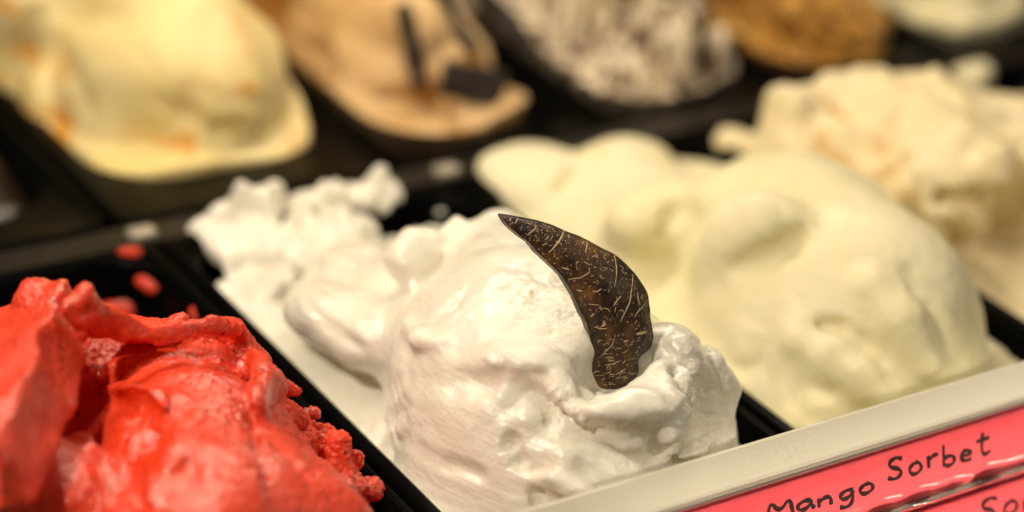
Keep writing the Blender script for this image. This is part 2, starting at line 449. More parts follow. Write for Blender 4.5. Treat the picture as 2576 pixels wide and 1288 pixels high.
# steel rail between the two rows
rail = empty('support_rail', (0, -0.05, -0.05), 'grey steel rail running between the two rows of pans', 'rail')
V, F = boxVF(-1.6, 4.4, -0.118, -0.004, -0.05, -0.012); mesh_obj('bar', V, F, M['steel'], rail, smooth=False)
for x in (-0.012, 1.0):  # added bright plates standing in for glints at the pan corners
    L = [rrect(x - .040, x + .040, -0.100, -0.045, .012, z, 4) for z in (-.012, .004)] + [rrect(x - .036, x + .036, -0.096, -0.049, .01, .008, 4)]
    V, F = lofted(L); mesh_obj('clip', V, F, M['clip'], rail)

#GELATO
def billow(c, amp, sp):
    n = c.noise(sp); return amp * (np.abs(n) - 0.5)

# --- coconut
def shell_normal(base):
    to = CAM - base; to = to / np.linalg.norm(to); a = math.radians(24)
    nrm = np.array([to[0] * math.cos(a) - to[1] * math.sin(a), to[0] * math.sin(a) + to[1] * math.cos(a), to[2] * 0.75]); return nrm / np.linalg.norm(nrm)
SHELL_BASE = np.array([0.508, -1.700, 0.235])
def spots(L, r):
    """soft mask around points, for vertices"""
    L = np.array(L)
    return lambda V: np.clip(sum(np.exp(-((V - p) ** 2).sum(1) / (rr * rr)) for p, rr in zip(L, np.broadcast_to(r, len(L)))), 0, 1)
def build_white():
    c = Clay((-0.02, -2.02, -0.20), (1.04, -0.10, 0.56), 0.0062, 3)
    c.warp(0.010, 0.20)
    c.slab(0.075, 0.925, -1.93, -0.30, -0.5, -0.055, 0.17, 0.03)
    # the heap: a tall crest behind, a broad face in front
    c.ball((0.50, -1.45, 0.00), (0.36, 0.45, 0.36), k=0.10)
    c.ball((0.56, -1.16, 0.08), (0.27, 0.30, 0.30), k=0.10)
    c.ball((0.60, -1.60, 0.02), (0.27, 0.30, 0.26), k=0.08)
    c.ball((0.38, -1.55, 0.0), (0.28, 0.36, 0.29), k=0.12)
    c.ball((0.42, -1.30, 0.10), (0.26, 0.30, 0.25), k=0.12)
    c.warp(0.006, 0.06)
    H = lambda x, y, o=0: c.hit(x, y, o)
    # slab pulled up over the crest, its left rim standing proud
    c.ridge([(1120, 612), (1080, 670), (1030, 735)], (0.02, 0.035, 0.03), rise=0.2, k=0.05, cut=True)
    # back lumps
    c.block(at(1045, 618, y=-0.92), (0.055, 0.045, 0.045), (20, 25, 30), rd=0.035, k=0.06); c.ball(at(1075, 600, y=-0.92), (0.03, 0.03, 0.03), k=0.03)
    c.block(at(1028, 660, y=-0.95), (0.055, 0.05, 0.045), (-10, -20, 10), rd=0.035, k=0.07)
    c.block(at(1150, 600, y=-0.92), (0.045, 0.045, 0.045), (20, 45, 20), rd=0.015, k=0.03)
    c.ball(at(1250, 600, y=-0.95), (0.09, 0.07, 0.08), k=0.04)
    # mass lying behind to the left
    c.stroke([at(775, 745, z=0.04), at(860, 800, z=0.06), at(960, 850, z=0.06)], (0.05, 0.13, 0.16), (0.04, 0.075, 0.11), (0.2, 0.1, 1), k=0.05)
    c.stroke([at(800, 680, z=0.03), at(930, 700, z=0.06), at(1020, 740, z=0.08)], (0.07, 0.12, 0.12), (0.05, 0.06, 0.09), k=0.06)
    for pts in ([(770, 720), (850, 745), (930, 790)], [(800, 690), (880, 705), (960, 740)], [(760, 760), (820, 820), (900, 870)]): c.ridge(pts, (0.006, 0.010, 0.007), rise=0.5, k=0.02, cut=True)
    c.stroke([at(760, 770, z=0.02), at(850, 880, z=0.0), at(945, 945, z=0.0)], (0.02, 0.04, 0.03), k=0.03, cut=True)
    # creases and folds across the face
    c.ridge([(1100, 790), (1150, 765), (1185, 730)], (0.006, 0.012, 0.008), rise=0.6, k=0.02, cut=True)
    c.ridge([(1030, 815), (1060, 845), (1110, 855)], (0.016, 0.02, 0.012), rise=0.2, k=0.04)
    c.ridge([(1071, 940), (1150, 955), (1234, 960)], (0.006, 0.012, 0.008), rise=0.8, k=0.06, cut=True)
    c.ridge([(1259, 905), (1320, 915), (1380, 950), (1420, 985)], (0.03, 0.04, 0.035, 0.02), rise=0.05, k=0.05)
    c.ridge([(1262, 950), (1330, 985), (1400, 1030), (1450, 1075)], (0.012, 0.024, 0.024, 0.02), rise=0.5, k=0.06, cut=True)
    # lower left sweep marks
    c.ridge([(1000, 1060), (1050, 1130), (1120, 1180), (1200, 1200)], (0.004, 0.007, 0.007, 0.004), rise=0.4, k=0.03, cut=True)
    # crack and broken block at the bottom
    c.ridge([(1272, 1095), (1280, 1120), (1290, 1140), (1300, 1165), (1306, 1185)], (0.008, 0.016, 0.010, 0.016, 0.008), rise=-0.5, k=0.008, cut=True)
    c.ridge([(1325, 1198), (1345, 1240), (1340, 1275)], (0.010, 0.018, 0.015), rise=-0.2, k=0.012, cut=True)
    c.ridge([(1340, 1205), (1390, 1188), (1440, 1215), (1480, 1250)], (0.02, 0.035, 0.035, 0.03), rise=0.2, k=0.025)
    c.ridge([(1345, 1178), (1400, 1160), (1460, 1185), (1510, 1225)], (0.01, 0.02, 0.02, 0.015), rise=0.3, k=0.03, cut=True)
    # hollow that holds the shell, and the lip that curls out below it
    sn = shell_normal(SHELL_BASE); az = math.degrees(math.atan2(sn[1], sn[0])) + 90
    c.ball(SHELL_BASE + np.array([0.02, 0, 0.10]) + sn * 0.03, (0.125, 0.055, 0.115), (0, 0, az), k=0.04, cut=True)
    for qx, qy, rr in ((1500, 880, .07), (1520, 930, .07), (1600, 925, .05), (1622, 905, .05), (1610, 950, .04)):
        d = ray(qx, qy); q = CAM + d * ((SHELL_BASE - CAM) @ sn) / (d @ sn); c.ball(q + sn * 0.05, (rr, .05, .08), (0, 0, az), k=0.03, cut=True)
    c.ball(SHELL_BASE + np.array([-0.02, 0, 0.03]) + sn * 0.02, (0.085, 0.045, 0.06), (0, 0, az), k=0.03, cut=True)
    c.ball(H(1700, 905, -0.02), (0.06, 0.07, 0.08), k=0.08)
    lip = [H(1465, 1045, 0.01), H(1540, 1055, 0.045), H(1620, 1045, 0.055), H(1672, 1010, 0.045), H(1700, 965, 0.01)]
    c.stroke(lip, (0.03, 0.060, 0.072, 0.062, 0.04), (0.03, 0.045, 0.058, 0.048, 0.03), (0, -.5, 1), k=0.04)
    c.ridge([(1470, 1088), (1550, 1108), (1640, 1108), (1690, 1072)], (0.03, 0.046, 0.046, 0.03), rise=0.2, k=0.03, cut=True)
    # face under the lip and the torn right wall
    c.ridge([(1655, 1095), (1640, 1140), (1625, 1190)], (0.012, 0.02, 0.012), rise=0.3, k=0.02, cut=True)
    c.ridge([(1745, 1010), (1735, 1060), (1700, 1110), (1690, 1160)], (0.012, 0.022, 0.02, 0.012), rise=0.3, k=0.025, cut=True)
    c.ball(at(1790, 960, y=-1.72), (0.06, 0.07, 0.07), k=0.03)
    c.ball(SHELL_BASE + np.array([0.01, 0, -0.055]) + sn * 0.03, (0.10, 0.06, 0.05), (0, 0, az), k=0.03)
    c.ball(SHELL_BASE + np.array([-0.05, 0, -0.02]) + sn * 0.012, (0.03, 0.02, 0.03), (0, 0, az), k=0.02)
    n1 = c.noise((0.30, 0.20, 0.26)); n2 = c.noise((0.10, 0.15, 0.09)); n3 = c.noise(0.030); n4 = c.noise((0.05, 0.05, 0.03))
    rough = np.clip(1.3 * c.gauss(H(1770, 1040), 0.22) + 1.1 * c.gauss(H(1430, 1020), 0.10) + 0.8 * c.gauss(H(985, 1050), 0.12)
                    + 0.5 * c.gauss(H(1350, 720), 0.16) + 0.6 * c.gauss(H(1260, 960), 0.1), 0, 1)
    c.F += -0.009 * (np.abs(n1) - 0.5) - 0.004 * (np.abs(n2) - .5) - rough * (0.018 * (np.abs(n4) - 0.4) + 0.008 * n3)
    c.torn = [H(1790, 1000), H(1770, 1080), H(1730, 1150), H(1770, 960), H(1430, 1030), H(1390, 1000), H(990, 1060), H(1290, 1140), H(1340, 730), H(1400, 800)], [.13, .12, .12, .09, .06, .05, .07, .05, .09, .07]
    # torn crumbs along the broken edge
    for x, y in ((1385, 985), (1405, 1000), (1420, 1022), (1440, 1035), (1452, 1050), (1478, 1060), (1395, 1015)):
        c.ball(H(x, y), (random.uniform(.008, .016), random.uniform(.008, .02), .010), (random.uniform(0, 90), 0, random.uniform(0, 90)), k=0.008)
    # thin leftovers smeared up the back of the pan
    for (x, y, z, a, b, h) in ((500, 560, 0.0, .05, .10, .05), (560, 540, 0.02, .05, .08, .07), (620, 520, .03, .035, .05, .10), (660, 545, 0, .07, .09, .06), (700, 510, .03, .035, .05, .10),
                               (780, 520, .02, .06, .06, .05), (850, 500, .03, .07, .05, .06), (920, 500, .03, .06, .05, .05), (960, 480, .05, .035, .04, .09), (1005, 480, .05, .03, .03, .04),
                               (620, 620, -.03, .16, .16, .06), (760, 630, -.02, .16, .14, .07), (880, 600, -.01, .12, .10, .08), (560, 600, -.03, .10, .12, .05), (700, 720, -.05, .12, .2, .04)):
        c.ball(at(x, y, z=z - .01), (a * .85, b * .85, h * .85), (random.uniform(-20, 20), random.uniform(-20, 20), random.uniform(0, 90)), k=0.035)
    c.ball(at(775, 562, z=0.03), (0.03, 0.03, 0.06), k=0.02, cut=True)
    far = c.gauss(at(740, 540, z=0.0), 0.42); c.F += -far * (0.022 * (np.abs(c.noise((.07, .09, .12))) - 0.45) + 0.020 * (np.abs(c.noise((.03, .05, .06))) - 0.45))
    return c
def drags(amp=0.0012, d=(9, 9, 9), seed=3):
    return lambda V: amp * fbm(V * np.array(d), seed, 3)
def torn(c, amp, f):
    g = spots(*c.torn)
    return lambda V: g(V) * amp * fbm(V * f, 31, 2)
if want('white'):
    W_ = build_white()
    finish(W_, 'coconut_gelato', M['coconut'], 'white gelato heaped around a dark coconut shell piece', fine=True, disp=[drags(.0016, (24, 16, 24)), lambda V: .0009 * fbm(np.stack([V[:, 0] * 50 + V[:, 1] * 20, V[:, 1] * 5, V[:, 2] * 60], 1), 8, 3), drags(.0004, (190, 150, 190), 10), torn(W_, .0026, 60), torn(W_, .0012, 150)])

def build_red():
    c = Clay((-1.02, -2.02, -0.20), (0.04, -0.40, 0.62), 0.0065, 5)
    c.warp(0.016, 0.2)
    c.slab(-0.92, -0.10, -1.93, -1.35, -0.5, -0.055, 0.17, 0.03)
    c.ball((-0.50, -1.48, 0.00), (0.31, 0.43, 0.33), k=0.08)
    c.ball((-0.36, -1.66, 0.00), (0.20, 0.30, 0.24), k=0.08)
    c.ball((-0.62, -1.70, 0.05), (0.30, 0.30, 0.28), k=0.08)
    c.ball(at(240, 985, z=0.14), (0.19, 0.20, 0.17), k=0.08)
    c.ball(at(390, 965, z=0.17), (0.18, 0.18, 0.15), k=0.08)
    c.ball(at(495, 955, z=0.17), (0.12, 0.16, 0.14), k=0.06)
    c.warp(0.009, 0.05)
    H = c.hit
    for q in ((40, 1275, .12), (0, 1225, .12), (90, 1290, .15), (-60, 1150, .12)): c.ball(at(q[0], q[1], z=q[2]), (.15, .16, .16), k=0.08)
    # shoulder facets, hollow on the left, drag marks
    c.ridge([(150, 900), (100, 980), (40, 1060), (-20, 1130)], (0.05, 0.075, 0.08, 0.08), rise=0.2, k=0.05, cut=True)
    c.ridge([(190, 900), (230, 950), (150, 1010)], (0.03, 0.03, 0.02), rise=0.4, k=0.03, cut=True)
    c.ridge([(170, 890), (215, 905), (250, 935)], (0.02, 0.03, 0.025), rise=0.3, k=0.03)
    c.ridge([(300, 1000), (345, 1060), (370, 1120), (360, 1160)], (0.015, 0.025, 0.02, 0.01), rise=0.4, k=0.03, cut=True)
    c.ridge([(190, 1100), (215, 1180), (250, 1250)], (0.012, 0.018, 0.012), rise=0.4, k=0.03)
    c.ridge([(480, 1110), (470, 1180), (500, 1250)], (0.015, 0.025, 0.02), rise=0.4, k=0.04, cut=True)
    c.ridge([(620, 960), (640, 1020), (650, 1070), (690, 1090)], (0.020, 0.030, 0.030, 0.020), rise=0.2, k=0.012, cut=True)
    c.ridge([(600, 1060), (655, 1110), (680, 1180), (675, 1260)], (0.016, 0.022, 0.024, 0.018), rise=0.2, k=0.012, cut=True)
    c.ridge([(270, 985), (320, 1000), (385, 1035), (430, 1050)], (0.012, 0.022, 0.022, 0.012), rise=0.3, k=0.03)
    c.ridge([(280, 1020), (330, 1040), (390, 1075)], (0.014, 0.024, 0.014), rise=0.3, k=0.02, cut=True)
    c.ridge([(345, 1095), (358, 1118), (352, 1140)], (0.012, 0.024, 0.012), rise=-0.3, k=0.015, cut=True)
    c.ridge([(430, 930), (500, 990), (520, 1080)], (0.012, 0.018, 0.012), rise=0.4, k=0.04, cut=True)
    c.ridge([(230, 1140), (300, 1190), (330, 1270)], (0.016, 0.026, 0.02), rise=0.3, k=0.03, cut=True)
    c.ridge([(615, 890), (655, 960), (660, 1040)], (0.02, 0.03, 0.025), rise=0.0, k=0.03)
    # flat bar of sorbet leaning at the left
    a_ = at(120, 765, z=0.42); b_ = at(-70, 1130, z=0.44); d = b_ - a_
    ang = math.degrees(math.atan2(d[1], d[0]))
    c.block((a_ + b_) / 2 + np.array([0, 0, -0.05]), (np.linalg.norm(d) / 2, 0.105, 0.085), (30, 4, ang), rd=0.018, k=0.02)
    c.ball(at(95, 735, z=0.46), (0.07, 0.05, 0.05), k=0.02)
    c.ball(at(185, 800, z=0.40), (0.045, 0.05, 0.05), k=0.02)
    # ribbon curled along the crest
    def sh(x, y, up=0.0):
        return at(x, y, y=-1.235)
    rb = [sh(182, 752), sh(222, 778), sh(262, 815), sh(320, 842), sh(385, 850), sh(450, 842), sh(520, 836), sh(582, 846)]
    c.stroke(rb, (0.026, 0.036, 0.034, 0.034, 0.034, 0.034, 0.030, 0.028), (0.016, 0.024, 0.020, 0.016, 0.016, 0.018, 0.020, 0.022), (0.1, -0.85, 0.5), k=0.006)
    c.stroke([at(x, y, y=-1.15) for x, y in ((250, 820), (330, 835), (400, 835), (470, 830), (560, 835))], (0.03, 0.045, 0.045, 0.04, 0.03), (0.03,) * 5, k=0.01)
    c.ball(sh(210, 735), (0.020, 0.026, 0.030), (0, 25, 0), k=0.015)
    c.ball(at(446, 806, y=-1.16), (0.034, 0.028, 0.022), k=0.012)
    c.ball(at(592, 842, y=-1.2), (0.022, 0.026, 0.026), k=0.012)
    c.ridge([(215, 872), (290, 886), (380, 892), (470, 884), (560, 880)], (0.008, 0.010, 0.009, 0.009, 0.007), rise=0.7, k=0.012, cut=True)
    # torn frills down the right side
    c.stroke([at(x, y, y=yy) for x, y, yy in ((640, 925, -1.22), (678, 985, -1.27), (692, 1045, -1.33), (735, 1095, -1.38), (765, 1150, -1.43), (815, 1195, -1.48), (850, 1240, -1.51), (855, 1300, -1.56))], (.035, .045, .050, .048, .055, .05, .06, .06), (.03, .035, .04, .04, .045, .045, .05, .05), (.3, -.3, .9), k=0.02)
    for x, y, yy, r in ((762, 1050, -1.33, .020), (775, 1075, -1.36, .026), (790, 1100, -1.38, .022), (800, 1145, -1.43, .030), (820, 1138, -1.42, .014), (834, 1128, -1.42, .011), (868, 1195, -1.46, .026), (890, 1215, -1.48, .022), (900, 1238, -1.48, .018), (896, 1262, -1.50, .020), (704, 1010, -1.28, .018), (645, 905, -1.2, .018)):
        c.ball(at(x, y, y=yy), (r * random.uniform(.9, 1.6), r, r * random.uniform(.5, .8)), (random.uniform(-60, 60), random.uniform(-60, 60), random.uniform(-60, 60)), k=0.025)
    c.ridge([(665, 1090), (710, 1120), (760, 1180), (800, 1250)], (0.010, 0.016, 0.016, 0.010), rise=0.2, k=0.012, cut=True)
    n1 = c.noise((0.22, 0.16, 0.2)); n2 = c.noise((0.07, 0.10, 0.07)); n3 = c.noise(0.024); n4 = c.noise(0.045)
    rough = np.clip(sum(c.gauss(at(x, y, y=yy), r) for x, y, yy, r in ((700, 1040, -1.3, .11), (780, 1120, -1.42, .12), (860, 1220, -1.48, .13), (600, 840, -1.17, .04), (460, 800, -1.14, .04), (205, 770, -1.2, .05), (660, 950, -1.22, .06))), 0, 1)
    calm = 1 - 0.85 * np.clip(c.gauss(a_, 0.2) + c.gauss((a_ + b_) / 2, 0.2) + c.gauss(b_, 0.2), 0, 1)
    c.F += calm * (-0.014 * (np.abs(n1) - 0.5) - 0.010 * (np.abs(n2) - .5)) - rough * (0.026 * (np.abs(n4) - 0.35) + 0.012 * n3)
    c.torn = [at(x, y, y=yy) for x, y, yy in ((700, 1040, -1.3), (780, 1120, -1.42), (860, 1220, -1.48), (600, 840, -1.2), (460, 800, -1.16), (205, 770, -1.22), (660, 950, -1.22), (700, 1180, -1.5))] + [H(540, 960), H(600, 1040), H(520, 1060), H(640, 1180)], [.10, .11, .13, .04, .04, .05, .07, .10, .05, .06, .05, .07]
    # small air holes
    rr = random.Random(4)
    for i in range(46):
        x, y = rr.uniform(200, 640), rr.uniform(880, 1280)
        p = H(x, y); r = rr.choice((0.004, 0.006, 0.006, 0.011))
        c.ball(p, (r * 1.6, r, r), (0, 0, rr.uniform(0, 180)), k=0.004, cut=True)
    return c
if want('red'):
    R_ = build_red()
    finish(R_, 'berry_sorbet', M['red'], 'red sorbet mound with a curled ribbon on its crest', fine=True,
           disp=[drags(.0022, (30, 22, 30), 5), drags(.0024, (80, 60, 80), 6), drags(.0018, (190, 170, 190), 12), torn(R_, .0050, 55), torn(R_, .0035, 130)])

def build_lime():
    c = Clay((1.02, -2.02, -0.20), (1.96, -0.10, 0.56), 0.0095, 7)
    c.warp(0.02, 0.22)
    c.slab(1.075, 1.885, -1.93, -0.20, -0.5, -0.045, 0.17, 0.03)
    c.ball((1.48, -1.37, 0.02), (0.37, 0.48, 0.37), k=0.10)
    c.ball((1.60, -1.12, 0.04), (0.26, 0.30, 0.28), k=0.14)
    c.ball((1.42, -0.55, -0.04), (0.32, 0.32, 0.11), k=0.08)
    c.ball((1.62, -0.95, 0.02), (0.28, 0.30, 0.25), k=0.08)
    # rolled lobe with shade under it
    c.ridge([(1790, 640), (1860, 600), (1940, 575), (1990, 560)], (0.05, 0.07, 0.065, 0.03), rise=0.05, k=0.09)
    c.ridge([(1850, 668), (1920, 640), (1985, 612), (2012, 590)], (0.008, 0.014, 0.014, 0.006), rise=0.8, k=0.05, cut=True)
    c.ball(at(1840, 490, z=0.20), (0.10, 0.08, 0.05), k=0.08)
    c.ball(at(1650, 540, z=0.09), (0.18, 0.15, 0.11), (0, 0, 20), k=0.09)
    c.ridge([(1740, 505), (1710, 540), (1680, 580)], (0.008, 0.014, 0.010), rise=0.6, k=0.04, cut=True)
    c.ball(at(1330, 440, z=0.0), (0.14, 0.16, 0.07), k=0.08); c.ball(at(1560, 410, z=0.02), (0.16, 0.10, 0.06), k=0.05)
    c.ridge([(1430, 440), (1400, 470)], (0.02, 0.015), rise=0.3, k=0.03, cut=True)
    c.ball(at(1475, 372, z=0.08), (0.03, 0.05, 0.05), k=0.02, cut=True)
    # folds of the big face
    c.ridge([(2030, 815), (2100, 845), (2170, 880), (2210, 905)], (0.014, 0.030, 0.026, 0.010), rise=0.35, k=0.035, cut=True)
    c.ridge([(2010, 860), (2090, 890), (2170, 940), (2230, 990)], (0.02, 0.030, 0.030, 0.02), rise=0.0, k=0.06)
    c.ridge([(2285, 690), (2330, 780), (2390, 880)], (0.014, 0.024, 0.014), rise=0.35, k=0.04, cut=True)
    c.ridge([(2180, 720), (2260, 800), (2320, 900)], (0.03, 0.04, 0.03), rise=0.0, k=0.06)
    c.ridge([(2420, 900), (2380, 940), (2310, 985)], (0.018, 0.025, 0.02), rise=0.3, k=0.03, cut=True)
    c.ball(at(2440, 800, y=-1.25), (0.05, 0.05, 0.05), k=0.03)
    n1 = c.noise((0.34, 0.24, 0.26)); n2 = c.noise((0.10, 0.12, 0.09)); n4 = c.noise(0.06)
    rough = np.clip(c.gauss(c.hit(1950, 930), 0.17) + .7 * c.gauss(c.hit(2050, 980), 0.12), 0, 1)
    c.F += -0.010 * (np.abs(n1) - 0.5) - 0.003 * (np.abs(n2) - .5) - rough * 0.016 * (np.abs(n4) - 0.4)
    return c
if want('lime'): finish(build_lime(), 'lime_gelato', M['lime'], 'smooth pale green gelato heaped beside the white one', disp=[drags(.0020, (16, 10, 16)), lambda V: .0016 * fbm(np.stack([V[:, 0] * 34 - V[:, 1] * 14, V[:, 1] * 3 + V[:, 0] * 3, V[:, 2] * 26], 1), 8, 3), lambda V: .0010 * fbm(V * 70, 9, 2)])

def build_cream():
    c = Clay((1.84, -2.02, -0.20), (2.92, 0.02, 0.60), 0.0125, 11)
    c.warp(0.03, 0.2)
    c.slab(2.03, 2.83, -1.93, -0.20, -0.5, -0.045, 0.17, 0.03)
    for x, y, z, r in ((2000, 255, .18, (.07, .08, .10)), (2090, 250, .15, (.12, .10, .10)), (2190, 250, .15, (.14, .10, .12)), (2335, 225, .20, (.07, .08, .12)), (2280, 250, .15, (.14, .12, .12)), (2440, 275, .15, (.18, .14, .13)), (2550, 270, .15, (.15, .14, .13)),
                       (1865, 352, .00, (.045, .05, .05)), (1935, 365, .03, (.08, .08, .07)), (2050, 360, .08, (.20, .16, .14)), (2200, 380, .10, (.20, .22, .16)), (2400, 360, .12, (.26, .26, .22)), (2560, 380, .12, (.2, .3, .25)),
                       (2050, 440, .03, (.14, .16, .12)), (2250, 470, .03, (.16, .2, .16)), (2400, 440, .12, (.16, .25, .2))):
        c.ball(at(x, y + (34 if y < 300 else 12), z=z), (r[0], r[1], r[2] * .85), (random.uniform(-20, 20), random.uniform(-20, 20), random.uniform(-30, 30)), k=0.05)
    c.ridge([(2560, 480), (2500, 510), (2420, 540), (2380, 575)], (0.05, 0.05, 0.04, 0.03), rise=0.2, k=0.04, cut=True)
    c.ridge([(2150, 350), (2220, 380), (2270, 400)], (0.03, 0.04, 0.03), rise=0.3, k=0.03, cut=True)
    n1 = c.noise((0.2, 0.3, 0.2)); n2 = c.noise(0.09)
    c.F += -0.032 * (np.abs(n1) - 0.5) - 0.018 * (np.abs(n2) - .5) - 0.016 * (np.abs(c.noise(0.05)) - .5)
    return c
if want('cream'): finish(build_cream(), 'cream_gelato', M['cream'], 'rough cream coloured gelato with spiky peaks at the right edge')

def back_tub(x0, x1, balls, cuts, seed, amp=(0.03, 0.01), y1=1.95, top=-0.012, h=0.0125, near=0.22):
    c = Clay((x0, 0.08, -0.20), (x1, 1.95, 0.62), h, seed)
    c.warp(0.025, 0.2)
    if y1: c.slab(x0 + .100, x1 - .075, near, y1, -0.5, top, 0.26, 0.03)
    for b in balls: c.ball(*b[:2], rot=b[2] if len(b) > 2 else (0, 0, 0), k=0.06)
    for pix, r in cuts: c.ridge(pix, r, rise=0.35, k=0.04, cut=r[0] > 0 if not np.isscalar(r) else True)
    n1 = c.noise((0.22, 0.3, 0.2)); n2 = c.noise(0.07)
    c.F += -amp[0] * (np.abs(n1) - 0.5) - amp[1] * (np.abs(n2) - .5)
    return c
if want('mango'):
    c = back_tub(-0.06, 0.88, [((0.44, 0.80, 0.02), (0.34, 0.50, 0.42)), ((0.63, 0.64, 0.0), (0.15, 0.22, 0.24)), ((0.20, 1.2, 0.1), (0.25, 0.35, 0.40)), ((0.10, 0.85, -0.02), (0.09, 0.10, 0.16)), ((0.18, 0.62, -0.03), (0.07, 0.10, 0.12))],
                 [([(150, 120), (190, 190), (220, 260)], (.03, .035, .03)), ([(90, 60), (70, 130), (30, 180)], (.03, .04, .03)), ([(400, 280), (470, 320), (520, 360)], (.01, .02, .012)), ([(540, 350), (580, 335)], (.02, .02))], 21, (0.03, 0.006), near=0.235)
    finish(c, 'mango_gelato', M['mango'], 'yellow gelato mound with orange streaks in the back row')
if want('coffee'):
    c = back_tub(0.88, 1.64, [((1.26, 0.80, 0.0), (0.26, 0.48, 0.36)), ((1.40, 0.58, 0.0), (0.13, 0.20, 0.20)), ((1.15, 1.1, 0.1), (0.20, 0.4, 0.35))],
                 [([(760, 120), (800, 150), (850, 190)], (.03, .05, .03)), ([(1150, 270), (1210, 290), (1260, 270)], (.02, .03, .02)), ([(980, 240), (1040, 260)], (.02, .02))], 22, (0.03, 0.008), near=0.165)
    COF = c
    finish(c, 'caramel_gelato', M['coffee'], 'caramel brown gelato studded with dark wafer pieces')
if want('strac'):
    c = back_tub(1.68, 2.44, [((2.13, 0.62, 0.0), (0.20, 0.40, 0.34)), ((2.10, 0.38, 0.0), (0.20, 0.18, 0.10)), ((2.26, 0.36, 0.0), (0.09, 0.14, 0.08)), ((1.92, 0.62, 0.0), (0.09, 0.16, 0.12))], [], 23, (0.05, 0.03), y1=None); c.F += -0.035 * (np.abs(c.noise((0.05, 0.05, 0.09))) - .5)
    c.slab(1.80, 2.36, 0.13, 1.9, -0.5, -0.012, 0.26, 0.03)
    finish(c, 'chip_gelato', M['strac'], 'whitish gelato streaked with thin brown chocolate behind the pale green one')
if want('nut'):
    c = back_tub(2.42, 3.18, [((2.93, 0.85, 0.0), (0.20, 0.50, 0.20)), ((2.88, 0.40, 0.0), (0.20, 0.18, 0.10)), ((3.02, 0.38, 0.0), (0.10, 0.14, 0.08))], [], 24, (0.04, 0.06), y1=None); c.F += -0.05 * (np.abs(c.noise(0.045)) - .5)
    c.slab(2.56, 3.10, 0.13, 1.9, -0.5, -0.02, 0.26, 0.03)
    finish(c, 'nut_gelato', M['nut'], 'golden brown gelato with chopped nuts near the top of the picture')
if want('pale'):
    c = back_tub(3.16, 3.95, [((3.6, 0.62, 0.0), (0.28, 0.42, 0.20))], [], 25, (0.05, 0.02))
    finish(c, 'pale_gelato', M['lime'], 'pale gelato at the top right corner of the counter')
if want('choc'):
    c = back_tub(-1.02, -0.06, [((-0.25, 0.62, -0.20), (0.14, 0.30, 0.12)), ((-0.5, 0.9, -0.20), (0.3, 0.4, 0.12))], [], 26, (0.03, 0.02), top=-0.14, near=0.3)
    finish(c, 'chocolate_gelato', M['choc'], 'almost black chocolate gelato low in the pan at the left edge')
# smears left on the walls of the empty half of the sorbet pan
if want('smear'):
    for k, (px, py, z, r, lab) in enumerate(((325, 650, -0.02, (.022, .028, .030), 'red sorbet smear high on the empty pan wall'), (375, 705, -0.045, (.014, .035, .03), 'tiny red sorbet drip below the highest smear'),
                                            (300, 775, -0.15, (.085, .06, .04), 'widest red sorbet smear right behind the curled ribbon'), (515, 790, -0.03, (.025, .035, .012), 'dim red sorbet smear beside the pan rim'))):
        p = at(px, py, z=z)
        c = Clay(p - 0.16, p + 0.16, 0.006, 40 + k); c.warp(0.012, 0.05); c.ball(p, r, (0, 0, 30), k=0.02)
        c.ball(p + np.array([r[0] * .8, r[1] * -.5, 0]), (r[0] * .6, r[1] * .5, r[2]), k=0.02)
        c.F += 0.008 * c.noise(0.03)
        finish(c, 'sorbet_smear', M['red'], lab, 'smear', 'red smears left in the empty half of the sorbet pan')
    for k, (px, py, z, r, lab) in enumerate(((1110, 480, -0.02, (.016, .028, .012), 'small white blob standing in for a soft glint on the back of the pan, upper one'), (1105, 530, -0.04, (.012, .02, .010), 'small white blob standing in for a soft glint on the back of the pan, lower one'),  # these two white blobs are soft glints put into shape and colour
                                            (2450, 195, 0.03, (.10, .06, .04), 'pale smudge of gelato on the rail behind the cream peaks'))):
        p = at(px, py, z=z)
        c = Clay(p - 0.16, p + 0.16, 0.007, 60 + k); c.warp(0.01, 0.05); c.ball(p, r, (0, 0, 20), k=0.02)
        finish(c, 'smear_or_glint', M['coconut'] if k < 2 else M['lime'], lab, 'smear')

#COCONUT SHELL
m, nt, b = new_mat('coconut_shell'); co = mapped(nt)
n1 = noise(nt, co, 55, 5, 0.65, 0.6)
c1 = ramp(nt, [(0.36, (0.012, 0.007, 0.004)), (0.50, (0.050, 0.026, 0.010)), (0.66, (0.19, 0.085, 0.026))], n1)
n2 = noise(nt, mapped(nt, (1, 1, 1), (0, 0.6, 0)), 500, 3, 0.7)
f2 = ramp(nt, [(0.60, (0, 0, 0)), (0.68, (1, 1, 1))], n2)
nt.links.new(mixc(nt, c1, (0.24, 0.15, 0.07), f2), b.inputs['Base Color'])
b.inputs['Roughness'].default_value = 0.42
bp = N(nt, 'ShaderNodeBump', Strength=0.9, Distance=0.0007); nt.links.new(noise(nt, co, 420, 4, 0.65), bp.inputs['Height']); nt.links.new(bp.outputs[0], b.inputs['Normal'])
M['shell'] = m
M['fibre'] = plain('coconut_fibre', (0.58, 0.44, 0.26), 0.6, var=0.3, bump=0.5, bscale=700)
def crop8(x, y): return ((x / 1.7886 + 1850) * 0.67083, (y / 1.7886 + 780) * 0.67083)
